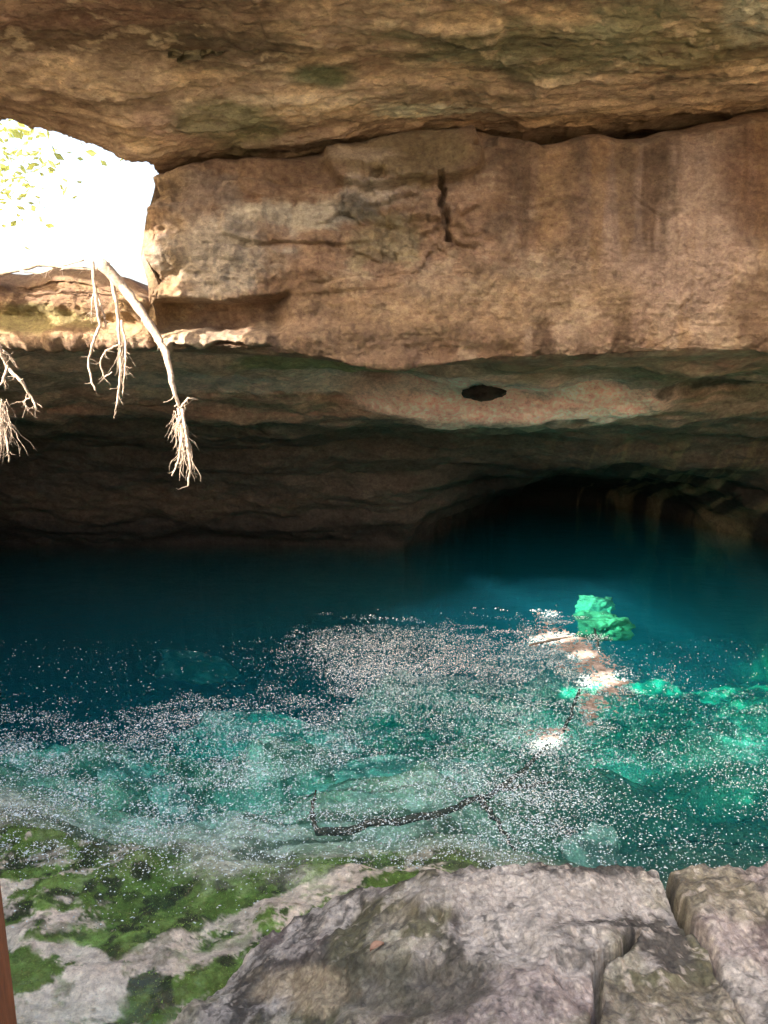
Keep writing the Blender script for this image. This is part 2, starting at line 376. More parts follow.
# pale ledge lens of the recess stands proud
lens = blob(px, py, 510, 397, 150, 24, fbm(X * 1.0, Yw * 1.0, Zw * 2, 4, 240), .35, .2) * rec * (1 - sstep(13.6, 14.2, Yw))
D *= 1 - face * (1 - sstep(4, 40, py - jpy)) * .75 * (px > 200)
D += lens * .10 + lens * .03 * fbm(X * 2.5, Yw * 3, Zw * 5, 4, 241)
Pd = P + nrm * D[..., None]
# ------- colour
n1 = fbm(X * 1.1, Yw * .8, Zw * 1.4, 6, 401, .6); n2 = fbm(X * 3.2, Yw * 2, Zw * 4.5, 5, 402, .6); nv = fbm(X * 3.4, Yw * .2, Zw * .35, 4, 403); ns = fbm(X * .5, Yw * 2.2, Zw * 5, 5, 404, .6)
C = np.zeros(X.shape + (3,)) + np.array([.36, .225, .15])
C = mixc(C, (.43, .305, .215), sstep(0, .35, n1) * .9)
C = mixc(C, (.20, .13, .085), .55 * sstep(.08, .28, n2))
C = mixc(C, (.52, .40, .28), .55 * sstep(.12, .3, -n2))
C = mixc(C, (.25, .145, .085), sstep(.02, .35, -n1) * .8)
C = mixc(C, (.43, .31, .255), .75 * blob(px, py, 690, 230, 90, 100, n1, .6) * face)
C = mixc(C, (.15, .09, .055), .85 * sstep(.06, .30, nv) * flw)
C = mixc(C, (.36, .22, .11), .6 * sstep(.1, .35, -nv) * flw)
for cx, w in ((514, 9), (578, 9), (624, 13), (660, 7)):
    C = mixc(C, (.15, .10, .07), .6 * (1 - sstep(0, w * 2.0, np.abs(px - cx + 34 * n1 + 16 * n2 + (py - 190) * .06))) * sstep(110, 150, py) * (1 - sstep(210, 300, py + 40 * n2)))
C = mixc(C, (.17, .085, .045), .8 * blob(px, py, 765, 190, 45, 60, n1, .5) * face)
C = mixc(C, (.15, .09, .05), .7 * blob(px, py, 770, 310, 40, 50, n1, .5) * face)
C = mixc(C, (.46, .40, .34), .85 * blob(px, py, 215, 255, 68, 42, n2, .7) * face)
C = mixc(C, (.28, .22, .19), .7 * blob(px, py, 195, 195, 40, 24, n2, .8) * face)
C = mixc(C, (.60, .53, .43), .9 * blob(px, py, 300, 217, 50, 10, n2, 1.0) * face)
C = mixc(C, (.56, .47, .40), .8 * blob(px, py, 372, 195, 26, 12, n2, .9) * face)
C = mixc(C, (.14, .13, .11), .8 * blob(px, py, 360, 208, 18, 12, n2, .9) * face)
C = mixc(C, (.26, .24, .13), .5 * blob(px, py, 385, 240, 34, 26, n2, 1.0) * face)
C = mixc(C, (.25, .18, .095), .9 * blob(px, py, 404, 157, 80, 26, n2, .35) * face)
C = mixc(C, (.60, .47, .36), .55 * blob(px, py, 365, 162, 40, 8, ns, 1.6) * face)
C = mixc(C, (.62, .47, .34), .9 * crumb)
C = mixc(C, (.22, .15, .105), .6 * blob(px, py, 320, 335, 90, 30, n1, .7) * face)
C = mixc(C, (.40, .27, .15), .5 * blob(px, py, 500, 300, 140, 30, n1, .8) * face)
C = mixc(C, (.42, .27, .13), .8 * lw * (1 - sstep(325, 345, py)) * sstep(-.2, .2, n1 + .2))
C = mixc(C, (.20, .22, .06), .5 * lw * blob(px, py, 40, 318, 60, 12, n2, .9))
# recess: grey brown, greenish band, pale pink lens; depth shade painted into the colour
cr = np.zeros(X.shape + (3,)) + np.array([.40, .265, .20])
cr = mixc(cr, (.44, .33, .26), sstep(0, .3, n1))
cr = mixc(cr, (.15, .16, .11), sstep(.0, .3, ns) * .8)
cr = mixc(cr, (.52, .40, .31), .8 * blob(px, py, 150, 372, 200, 26, n2, .7))
cr = mixc(cr, (.095, .082, .066), .92 * sstep(405, 440, py + 20 * n1))  # lower recess darkened in colour for the light falling off inward
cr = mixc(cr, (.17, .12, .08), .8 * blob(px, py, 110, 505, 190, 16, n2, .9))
cr = mixc(cr, (.035, .03, .026), .8 * sstep(505, 535, py + 14 * n1))  # shade along the waterline painted in
cr = mixc(cr, (.012, .011, .010), .96 * sstep(455, 485, py + 18 * n1) * sstep(410, 500, px) * (1 - sstep(735, 800, px + (py - 490) * -1.2)))  # arch interior painted almost black as cavity shade
cr = mixc(cr, (.22, .18, .10), .6 * sstep(.1, .35, nv) * sstep(430, 450, py) * sstep(520, 600, px))
cr = mixc(cr, (.26, .26, .16), .5 * blob(px, py, 620, 372, 220, 12, n2, .8))
cr = mixc(cr, (.22, .25, .10), .8 * blob(px, py, 330, 368, 80, 8, n2, .8))
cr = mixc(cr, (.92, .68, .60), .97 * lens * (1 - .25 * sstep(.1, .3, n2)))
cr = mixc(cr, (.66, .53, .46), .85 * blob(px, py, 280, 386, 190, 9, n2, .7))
cr = mixc(cr, (.90, .82, .74), .9 * blob(px, py, 590, 411, 46, 7, n2, 1.1))  # painted glint: sun thrown up onto the ledge by the water
cr = mixc(cr, (.90, .80, .72), .8 * blob(px, py, 565, 384, 32, 5, n2, 1.3))  # second painted glint of water-reflected sun
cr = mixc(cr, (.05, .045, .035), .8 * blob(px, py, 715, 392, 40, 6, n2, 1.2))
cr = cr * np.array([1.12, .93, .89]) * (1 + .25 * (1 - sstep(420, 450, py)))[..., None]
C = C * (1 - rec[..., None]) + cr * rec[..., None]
lum = C.mean(-1, keepdims=True); C = (C * .86 + lum * .14) * (1 - face[..., None] * np.array([.20, .22, .26]))
Fw = grid_faces(*X.shape)
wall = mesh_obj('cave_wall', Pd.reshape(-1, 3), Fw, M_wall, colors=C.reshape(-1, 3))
tag(wall, 'tan limestone cave wall that undercuts into a dark layered recess', 'rock wall', kind='structure')

# ================================================================ SIDE WALLS (left one added unseen to block the sun, gaps aimed at chosen spots)
S = Vector((-1, -.8, .60)).normalized()
tA = [(at_z(478, 577, 0), .22), (at_z(598, 622, -.40), .30), (at_z(596, 606, -.3), .2), (at_z(580, 655, 0), .10), (at_z(602, 680, 0), .14), (at_z(556, 638, 0), .14),
      (at_z(548, 742, 0), .04), (at_Y(150, 200, 10.0), .35), (at_Y(160, 262, 8.9), .15), (at_Y(150, 300, 8.75), .28), (at_Y(118, 262, 8.8), .30), (at_Y(150, 215, 9.0), .22), (at_Y(180, 430, 8.5), .52), (at_Y(175, 370, 8.6), .3), (at_Y(110, 350, 8.6), .55), (at_Y(10, 390, 8.0), .55), (at_Y(10, 440, 8.0), .4), (at_Y(40, 268, 8.8), .30)]
def side_wall(name, x0, ys, zs, holes, seed, label):
    Yv, Zv = np.meshgrid(ys, zs)
    Xv = x0 - (2.9 * sstep(9.3, 12.5, Yv) if holes else 0) + .25 * fbm(Yv * .5, Zv * .5, Yv * 0, 5, seed) * (1 if holes is None else .3)
    keepv = np.ones_like(Yv, bool)
    if holes:
        keepv &= (Yv < 9.6) | (Zv < 4.1)
        for (p, r) in holes:
            t = (x0 - p.x) / S.x; c = p + S * t
            # beam cross-section measured perpendicular to the sun direction
            d = np.stack([Yv - c.y, Zv - c.z], -1)
            v3 = np.stack([Xv * 0, d[..., 0], d[..., 1]], -1)
            al = v3 @ np.array(S); perp = np.linalg.norm(v3 - al[..., None] * np.array(S), axis=-1)
            keepv &= perp > r * (1 + .9 * fbm(Yv * 3.3, Zv * 3.3, Yv * 0, 4, seed + 5))
    kf = keepv[:-1, :-1] & keepv[1:, 1:] & keepv[:-1, 1:] & keepv[1:, :-1]
    n = fbm(Yv, Zv * 1.5, Yv * 0, 5, seed + 9)
    Cc = mixc(np.zeros(Yv.shape + (3,)) + np.array([.36, .25, .16]), (.22, .16, .10), sstep(-.1, .3, n))
    o = mesh_obj(name, np.stack([Xv, Yv, Zv], -1).reshape(-1, 3), grid_faces(*Yv.shape, keep=kf), M_wall, colors=Cc.reshape(-1, 3))
    return tag(o, label, 'rock wall', kind='structure')
side_wall('unseen_side_wall', -6.6, np.concatenate([np.arange(-9, 0, .1), np.arange(0, 9.6, .035), np.arange(9.6, 18, .1)]), np.concatenate([np.arange(-8, 2.5, .15), np.arange(2.5, 8, .035), np.arange(8, 13, .15)]), tA, 500, 'added rock wall out of view at the left, gaps shaped to aim the sun')
side_wall('unseen_side_wall', 9.0, np.arange(-1, 26, .25), np.arange(-3, 9, .25), None, 520, 'rock wall closing the right side of the cave')
# back left wall under the ledge
bx = np.arange(-9.2, -6.0, .2)

# ================================================================ POOL BED
xs = np.concatenate([np.arange(-9, -3.2, .06), np.arange(-3.2, 1.2, .0135), np.arange(1.2, 9.6, .045)])
Ys = np.concatenate([np.arange(1.0, 3.4, .06), np.arange(3.4, 5.8, .0135), np.arange(5.8, 7.0, .03), np.arange(7.0, 18.0, .06), np.arange(18, 26, .25)])
X, Yg = np.meshgrid(xs, Ys)
def bed_z(X, Y, full=True):
    shore = 4.9 - .25 * X * (X < 0) + .15 * X * (X > 0) + .45 * fbm(X * .6, Y * .6, X * 0, 3, 601)
    d = Y - shore
    z = np.where(d < 0, -.05 + .0 * d, -.07 - .42 * d - .02 * np.clip(d, 0, 9) ** 2)
    z = z * (1 - .30 * sstep(-1.5, 0, X)) 
    z = np.maximum(z, -1.2 - (.42 - .20 * sstep(-1.8, .2, X)) * np.clip(Y - 8.5, 0, 9) + .25 * fbm(X * .5, Y * .5, X * 0, 3, 602))
    z = np.where(Y < 3.4, z + (3.4 - Y) * .75, z)
    # right side: shallower brown shelf
    rs = sstep(.3, 2.2, X) * (1 - sstep(8.0, 11.5, Y)); z = z * (1 - rs) + (-.45 - .29 * np.clip(Y - 5, 0, 9)) * rs * 1.0
    amp = np.clip(d * .16 + .10, .05, .60)
    z = z + amp * fbm(X * .8, Y * .8, X * 0, 5, 603) + .05 * fbm(X * 3, Y * 3, X * 0, 5, 604)
    return z
Z = bed_z(X, Yg)
Z = Z + .05 * ridged(X * 2.2, Yg * 2.2, X * 0, 4, 605) + .02 * fbm(X * 10, Yg * 10, X * 0, 5, 606, .6)
Z = np.where(Yg > 16.5, Z - 1.0, Z)
px, py = project(X, Yg, Z)
n1 = fbm(X * 1.0, Yg * 1.0, X * 0, 6, 611, .6); n2 = fbm(X * 4, Yg * 4, X * 0, 7, 612, .75); n3 = fbm(X * 2.0, Yg * 4.0, X * 0, 5, 613, .6)
C = np.zeros(X.shape + (3,)) + np.array([.46, .50, .38])
C = mixc(C, (.70, .72, .60), sstep(0, .3, n1))
C = mixc(C, (.22, .27, .17), sstep(.12, .3, -n1 + .4 * n2) * .8)
C = mixc(C, (.30, .40, .22), sstep(.05, .3, n3) * .6)
C = mixc(C, (.12, .15, .09), .85 * sstep(.30, .60, ridged(X * .7 + .3 * n1, Yg * 1.3, X * 0, 4, 630) + .3 * n2))
alg = (1 - sstep(4.75, 5.6, Yg + .8 * n1 + .5 * n2)) * (1 - sstep(-.3, 1.2, X - .4))
ur, vr = (X * .84 + Yg * .55), (-X * .55 + Yg * .84)
white = sstep(.0, .13, -.27 + .65 * n3 + .5 * n2 + .06 * (px < 100) + .20 * blob(px, py, 50, 910, 90, 28, n2, .5) + .35 * blob(px, py, 60, 985, 70, 50, n2, .5) - .12 * blob(px, py, 210, 970, 120, 60, n2, .5) + .16 * blob(px, py, 300, 912, 150, 14, n2, .9))
ca = mixc(np.zeros(X.shape + (3,)) + np.array([.11, .20, .045]), (.20, .34, .09), sstep(-.1, .25, n2))
ca = mixc(ca, (.04, .06, .03), sstep(.12, .3, fbm(X * 7, Yg * 7, X * 0, 4, 620)))
vein = sstep(.50, .68, ridged(ur * 1.1 + .5 * n1, vr * 3.2 + .5 * n2, X * 0, 4, 621) + .45 * n2)
white = np.clip(white + vein * .9, 0, 1)
ca = mixc(ca, (.05, .085, .03), .8 * sstep(.05, .25, fbm(X * 5, Yg * 8, X * 0, 5, 622, .65)))
ca = mixc(ca, (.80, .71, .60), white * (1 - .5 * sstep(.1, .3, fbm(X * 9, Yg * 12, X * 0, 5, 623, .65))))
C = C * (1 - alg[..., None]) + ca * alg[..., None]
C = mixc(C, (.10, .12, .085), .92 * sstep(.4, 2.0, X) * (1 - sstep(8, 10, Yg)))
bed = mesh_obj('pool_bed', np.stack([X, Yg, Z], -1).reshape(-1, 3), grid_faces(*X.shape, flip=True), M_bed, colors=C.reshape(-1, 3))
tag(bed, 'rocky pool bed with green algae in the shallows', 'pool bed', kind='structure')

# algae tufts on the shelf
gi = rng.integers(0, X.size, 240000); okk = ((alg * (1 - white)).ravel()[gi] > .5) & (px.ravel()[gi] > -60) & (px.ravel()[gi] < 480) & (py.ravel()[gi] < 1060); gi = gi[okk]
bx_ = np.stack([X.ravel()[gi], Yg.ravel()[gi], Z.ravel()[gi] - .004], -1); nb_ = len(gi)
V = np.zeros((nb_, 6, 3)); 
for q in range(2):
    a = rng.uniform(0, 6.28, nb_); l = rng.uniform(.004, .012, nb_); w_ = rng.uniform(.003, .007, nb_)
    V[:, q*3] = bx_ + np.stack([np.cos(a) * w_, np.sin(a) * w_, 0*a], -1); V[:, q*3+1] = bx_ - np.stack([np.cos(a) * w_, np.sin(a) * w_, 0*a], -1)
    a2 = rng.uniform(0, 6.28, nb_); V[:, q*3+2] = bx_ + np.stack([np.cos(a2) * l, np.sin(a2) * l, l * rng.uniform(.4, 1.2, nb_)], -1)
cg = np.array([.10, .20, .03]) * rng.uniform(.5, 2.2, (nb_, 1)) * np.array([1, 1, 1]) + rng.uniform(0, .05, (nb_, 1)) * np.array([1, .7, .3])
m, nt, out = new_mat('algae_green'); b = N(nt, 'ShaderNodeBsdfPrincipled', Roughness=.6); at = N(nt, 'ShaderNodeAttribute', _attribute_name='Col'); nt.links.new(at.outputs['Color'], b.inputs['Base Color']); nt.links.new(b.outputs[0], out.inputs[0])
tag(mesh_obj('algae', V.reshape(-1, 3), (np.arange(nb_ * 2)[:, None] * 3 + np.array([[0, 1, 2]])), m, colors=np.repeat(cg, 6, 0), smooth=False), 'bright green algae growing over the pale shelf at the bottom left', 'algae', kind='stuff')

# ground behind and around the camera
gx = np.linspace(-60, 60, 90); gy = np.linspace(-90, 1.6, 70)
X, Yg = np.meshgrid(gx, gy); Z = 1.35 + .12 * fbm(X * .5, Yg * .5, X * 0, 4, 640) + .01 * np.clip(-Yg - 5, 0, 99)
C = mixc(np.zeros(X.shape + (3,)) + np.array([.38, .31, .23]), (.2, .2, .1), sstep(0, .3, fbm(X * .3, Yg * .3, X * 0, 4, 641)))
tag(mesh_obj('ground', np.stack([X, Yg, Z], -1).reshape(-1, 3), grid_faces(*X.shape, flip=True), M_bed, colors=C.reshape(-1, 3)), 'stony ground at the cave mouth', 'ground', kind='structure')

# ================================================================ WATER
m, nt, out = new_mat('pool_water'); L = nt.links.new
tr = N(nt, 'ShaderNodeBsdfTransparent'); gl = N(nt, 'ShaderNodeBsdfGlossy', Roughness=.03)
fr = N(nt, 'ShaderNodeFresnel', IOR=1.33); ms = N(nt, 'ShaderNodeMixShader')
tc = N(nt, 'ShaderNodeTexCoord'); nn = N(nt, 'ShaderNodeTexNoise', Scale=9.0, Detail=4.0, Roughness=.55); nb = N(nt, 'ShaderNodeTexNoise', Scale=2.2, Detail=3.0)
L(tc.outputs['Object'], nn.inputs['Vector']); L(tc.outputs['Object'], nb.inputs['Vector'])
ad = N(nt, 'ShaderNodeMath'); ad.operation = 'MULTIPLY_ADD'; ad.inputs[1].default_value = .25; L(nn.outputs['Fac'], ad.inputs[0]); L(nb.outputs['Fac'], ad.inputs[2])
bp = N(nt, 'ShaderNodeBump', Strength=.35, Distance=.05); L(ad.outputs[0], bp.inputs['Height'])
L(bp.outputs[0], gl.inputs['Normal']); L(bp.outputs[0], fr.inputs['Normal'])
ge = N(nt, 'ShaderNodeNewGeometry'); ir = N(nt, 'ShaderNodeMapRange'); ir.inputs[3].default_value = 1.33; ir.inputs[4].default_value = 1 / 1.33
L(ge.outputs['Backfacing'], ir.inputs[0]); L(ir.outputs[0], fr.inputs['IOR'])     # same reflectance seen from above and from below
L(fr.outputs[0], ms.inputs[0]); L(tr.outputs[0], ms.inputs[1]); L(gl.outputs[0], ms.inputs[2]); L(ms.outputs[0], out.inputs['Surface'])
ab = N(nt, 'ShaderNodeVolumeAbsorption', Density=.46); ab.inputs['Color'].default_value = (0.0, .95, .965, 1)
vs = N(nt, 'ShaderNodeVolumeScatter', Density=.068, Anisotropy=.2); vs.inputs['Color'].default_value = (.08, .66, 1.0, 1)
av = N(nt, 'ShaderNodeAddShader'); L(ab.outputs[0], av.inputs[0]); L(vs.outputs[0], av.inputs[1]); L(av.outputs[0], out.inputs['Volume'])
M_water = m
def box(x0, x1, y0, y1, z0, z1):
    V = [(x0,y0,z0),(x1,y0,z0),(x1,y1,z0),(x0,y1,z0),(x0,y0,z1),(x1,y0,z1),(x1,y1,z1),(x0,y1,z1)]
    return V, [(0,3,2,1),(4,5,6,7),(0,1,5,4),(1,2,6,5),(2,3,7,6),(3,0,4,7)]
V, F = box(-9.5, 9.5, 1.2, 25.5, -9, 0)
water = mesh_obj('water', V, F, M_water, smooth=False); tag(water, 'clear turquoise pool water under the overhang', 'water', kind='structure')

# ================================================================ FLOATING DEBRIS
m, nt, out = new_mat('floating_petals'); L = nt.links.new
b = N(nt, 'ShaderNodeBsdfPrincipled', Roughness=.55); at = N(nt, 'ShaderNodeAttribute', _attribute_name='Col'); L(at.outputs['Color'], b.inputs['Base Color']); L(b.outputs[0], out.inputs[0])
M_deb = m
up_x = [0, 90, 170, 230, 250, 300, 420, 520, 560, 600, 680, 768]; up_y = [700, 706, 700, 700, 652, 636, 630, 622, 640, 655, 672, 690]
nq = 900000
qx = rng.uniform(-5.5, 6.0, nq); qy = rng.uniform(4.2, 12.2, nq)
px, py = project(qx, qy, qx * 0)
lim = np.interp(px, up_x, up_y)
dn = fbm(qx * .9, qy * .9, qx * 0, 4, 700); dn2 = fbm(qx * 2.5, qy * 4.5, qx * 0, 4, 701)
dens = sstep(-6, 26, py - lim + 26 * dn2) * np.clip(.62 + .7 * dn + .9 * dn2, .10, 1.2)
dens *= 1 - .93 * blob(px, py, 262, 672, 95, 24, dn2, .6)
dens *= np.where(px < 400, 1 - .95 * sstep(845, 890, py + 26 * dn2), 1 - .15 * sstep(780, 850, py))
dens *= 1 - .9 * sstep(890, 925, py) * (px < 460)
dens *= 1 - .66 * sstep(520, 650, px)
dens += .5 * blob(px, py, 380, 655, 70, 28, dn2, .9) + .6 * blob(px, py, 355, 672, 50, 10, dn2, .9)
dens += 1.7 * (1 - sstep(6, 26, seg_d(px, py, [(548, 636), (580, 655), (604, 680), (592, 708)]) + 40 * dn2)) * .6 + 1.0 * blob(px, py, 548, 742, 20, 14, dn2)
dens += .02 * (py > 640)
keepq = (rng.random(nq) < dens * (.30 + .26 * sstep(700, 780, py))) & (px > -40) & (px < 810)
qx, qy, px, py = qx[keepq], qy[keepq], px[keepq], py[keepq]; nq = len(qx)
print('debris', nq)
ln = rng.lognormal(math.log(.0060), .33, nq); wd = ln * rng.uniform(.28, .6, nq); ang = rng.normal(.45, .9, nq)
near = sstep(620, 900, py); ln *= 1.15 - .15 * near; wd *= 1.15 - .2 * near
ux, uy = np.cos(ang), np.sin(ang)
V = np.zeros((nq, 7, 3)); cs = [(1, 0), (.35, .9), (-.5, .8), (-1, 0), (-.4, -.85), (.45, -.9)]
for k, (a, bb) in enumerate(cs):
    V[:, k, 0] = qx + ux * ln * a - uy * wd * bb; V[:, k, 1] = qy + uy * ln * a + ux * wd * bb; V[:, k, 2] = .002 + rng.uniform(0, .004, nq)
V[:, 6, 0] = qx; V[:, 6, 1] = qy; V[:, 6, 2] = .007 + rng.uniform(0, .004, nq)
base = np.arange(nq)[:, None, None] * 7
F = (base + np.array([[6, k, (k + 1) % 6] for k in range(6)])[None]).reshape(-1, 3)
v = rng.random(nq); cc = np.zeros((nq, 3)) + np.array([.66, .78, .84])
cc = np.where((v < .22)[:, None], np.array([.26, .26, .25]), cc); cc = np.where((v > .85)[:, None], np.array([.62, .64, .60]), cc)
cc = cc * rng.uniform(.7, 1.25, (nq, 1)); cc = np.clip(cc, 0, .9)
deb = mesh_obj('floating_debris', V.reshape(-1, 3), F, M_deb, colors=np.repeat(cc, 7, 0), smooth=False)
tag(deb, 'pale petals and leaf bits floating all over the turquoise water', 'floating debris', kind='stuff')

# thin scum mat on the water below the green boulder
gx = np.arange(1.2, 4.2, .010); gy = np.arange(6.8, 12.5, .014); X, Y = np.meshgrid(gx, gy); px, py = project(X, Y, X * 0)
nf = fbm(X * 2.5, Y * 2.5, X * 0, 5, 720, .6); nh = fbm(X * 9, Y * 9, X * 0, 5, 721, .7)
fd = np.minimum(seg_d(px, py * 1.15, [(546, 636 * 1.15), (578, 650 * 1.15), (602, 672 * 1.15), (612, 690 * 1.15)]) / 17, np.minimum(np.hypot(px - 592, py - 708) / 11, np.hypot((px - 546) / 20, (py - 742) / 13)))
ng = fbm(X * 28, Y * 24, X * 0, 3, 723, .7); hh = (1 - fd) * .8 + .9 * nf + .8 * nh + 1.5 * ng - .12; Z = .003 + .016 * np.clip(hh, 0, 1) ** .5 + .004 * nh
kp = hh > .02; kf = kp[:-1, :-1] & kp[1:, 1:] & kp[:-1, 1:] & kp[1:, :-1]
F = grid_faces(*X.shape, keep=kf, flip=True); used, inv = np.unique(F, return_inverse=True)
cf = mixc(np.zeros(X.shape + (3,)) + np.array([.50, .42, .38]), (.36, .28, .23), sstep(-.1, .3, fbm(X * 14, Y * 14, X * 0, 4, 722)))
sm = mesh_obj('floating_scum', np.stack([X, Y, Z], -1).reshape(-1, 3)[used], inv.reshape(-1, 4), M_bed, colors=cf.reshape(-1, 3)[used])
tag(sm, 'pinkish scum mat floating in the sun below the green boulder', 'scum', kind='stuff')

# ================================================================ BOULDERS
def poly_sd(X, Y, pts):
    n = len(pts); d = np.full(X.shape, 1e9); inside = np.zeros(X.shape, bool)
    for i in range(n):
        x0, y0 = pts[i]; x1, y1 = pts[(i+1) % n]
        dx, dy = x1-x0, y1-y0; t = np.clip(((X-x0)*dx + (Y-y0)*dy) / (dx*dx+dy*dy), 0, 1)
        d = np.minimum(d, np.hypot(X-x0-t*dx, Y-y0-t*dy))
        cnd = ((y0 > Y) != (y1 > Y)) & (X < (x1-x0) * (Y-y0) / ((y1-y0) if abs(y1-y0) > 1e-9 else 1e-9) + x0)
        inside ^= cnd
    return np.where(inside, d, -d)
def heightrock(name, pix, topf, seed, label, group, mat, res=.0075, edge=.055, extra=None, base=-.4):
    pts = [tuple(at_z(a, b, z)[:2]) for a, b, z in pix]
    xs_ = [p[0] for p in pts]; ys_ = [p[1] for p in pts]
    gx = np.arange(min(xs_) - .12, max(xs_) + .12, res); gy = np.arange(min(ys_) - .12, max(ys_) + .12, res)
    X, Y = np.meshgrid(gx, gy)
    wx = .06 * fbm(X * 3, Y * 3, X * 0, 5, 800, .6); wy = .06 * fbm(X * 3, Y * 3, X * 0 + 9, 5, 801, .6)
    sd = poly_sd(X + wx, Y + wy, pts)
    px, py = project(X, Y, X * 0 + .8)
    top = topf(X, Y)
    prof = np.sqrt(np.clip(1 - (1 - np.clip(sd / edge, 0, 1)) ** 2.4, 0, 1))
    Z = base + (top - base) * prof
    Z += (.085 * fbm(X * 1.6, Y * 1.6, X * 0, 4, seed + 2) + .05 * ridged(X * 2.6, Y * 3.6, X * 0, 4, seed + 3) + .022 * fbm(X * 9, Y * 9, X * 0, 5, seed + 4, .6) - .020 * np.clip(ridged(X * 9, Y * 9, X * 0, 4, seed + 6), 0, 1) + .012 * fbm(X * 30, Y * 30, X * 0, 3, seed + 7)) * prof
    px, py = project(X, Y, Z)
    if extra is not None: Z = extra(X, Y, Z, px, py)
    px, py = project(X, Y, Z)
    kp = sd > -.02; kf = kp[:-1, :-1] | kp[1:, 1:]
    n1 = fbm(X * 1.8, Y * 1.8, X * 0, 6, seed + 10, .62); n2 = fbm(X * 7, Y * 7, X * 0, 6, seed + 11, .65); n3 = fbm(X * 25, Y * 25, X * 0, 4, seed + 12, .7)
    C = np.zeros(X.shape + (3,)) + np.array([.30, .275, .245])
    C = mixc(C, (.56, .51, .45), sstep(-.03, .14, .55 * n1 + .6 * n2))
    C = mixc(C, (.11, .10, .085), sstep(.0, .14, -.6 * n1 - .45 * n2 + .07))
    C = mixc(C, (.36, .27, .255), .5 * sstep(.05, .3, fbm(X * 1.3, Y * 1.3, X * 0 + 5, 4, seed + 13)))
    C = mixc(C, (.24, .235, .11), .45 * sstep(.08, .3, fbm(X * 2.2, Y * 2.2, X * 0 + 8, 4, seed + 14)))
    C = mixc(C, (.10, .095, .085), .7 * sstep(.18, .4, n3))
    C = mixc(C, (.68, .60, .50), .6 * sstep(.22, .4, -n3))
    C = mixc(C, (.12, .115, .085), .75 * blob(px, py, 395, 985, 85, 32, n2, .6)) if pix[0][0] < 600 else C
    C = mixc(C, (.55, .50, .44), .75 * blob(px, py, 520, 893, 120, 13, n2, 1.1)) if pix[0][0] < 600 else C
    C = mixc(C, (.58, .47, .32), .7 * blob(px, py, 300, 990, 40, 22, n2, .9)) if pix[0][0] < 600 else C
    Pp = np.stack([X, Y, Z], -1).reshape(-1, 3); Fc = grid_faces(*X.shape, keep=kf, flip=True)
    used, inv = np.unique(Fc, return_inverse=True); Fc = inv.reshape(-1, 4)
    cen = (float(np.mean(xs_)), float(np.mean(ys_)), 0)
    o = mesh_obj(name, Pp[used], Fc, mat, colors=C.reshape(-1, 3)[used], loc=cen)
    return tag(o, label, 'boulder', group), (lambda x, y: float(Z[int(np.clip((y - gy[0]) / res, 0, len(gy)-1)), int(np.clip((x - gx[0]) / res, 0, len(gx)-1))]))
def top1(X, Y): return .34 + .62 * sstep(-.9, .45, X) * (1) + .03 * (3.3 - Y) - .04 * np.clip(X, 0, 9)
def ex1(X, Y, Z, px, py):
    w = 3 * fbm(X * 5, Y * 5, X * 0, 3, 820)
    Z = Z - .13 * (1 - sstep(1.5, 5.5, seg_d(px + w, py + w, [(634, 930), (622, 950), (604, 960), (598, 975), (600, 1000), (592, 1024)])))
    Z = Z + .03 * blob(px, py, 575, 945, 45, 18, w * .05)
    Z = Z + .05 * blob(px, py, 440, 905, 26, 12, w * .05, .6)
    Z = Z - .04 * blob(px, py, 400, 985, 75, 26, w * .05, .6)
    return Z
pix1 = [(205, 1030, .15), (232, 1002, .18), (262, 975, .25), (300, 955, .3), (345, 928, .45), (395, 918, .6), (428, 898, .75), (446, 878, .85), (480, 868, .9), (540, 872, .9), (600, 874, .88), (662, 876, .87),
        (673, 900, .87), (691, 930, .86), (717, 972, .85), (743, 1020, .85), (770, 1090, .85), (700, 1160, .8), (450, 1180, .6), (180, 1160, .3), (160, 1080, .15)]
b1, zb1 = heightrock('boulder', pix1, top1, 800, 'large cracked grey limestone boulder filling the bottom edge of the view', 'boulders at the pool edge', M_bould, extra=ex1)
pix2 = [(653, 866, .89), (720, 866, .89), (800, 872, .88), (900, 900, .88), (960, 1100, .8), (800, 1150, .8), (754, 1075, .86), (733, 1024, .86), (707, 975, .86), (682, 930, .87), (663, 897, .88)]
def top2(X, Y): return .90 + .01 * (X - 1.3) + .0 * (Y - 3)
b2, zb2 = heightrock('boulder', pix2, top2, 850, 'smaller purplish grey boulder right of the deep dark crack', 'boulders at the pool edge', M_bould)

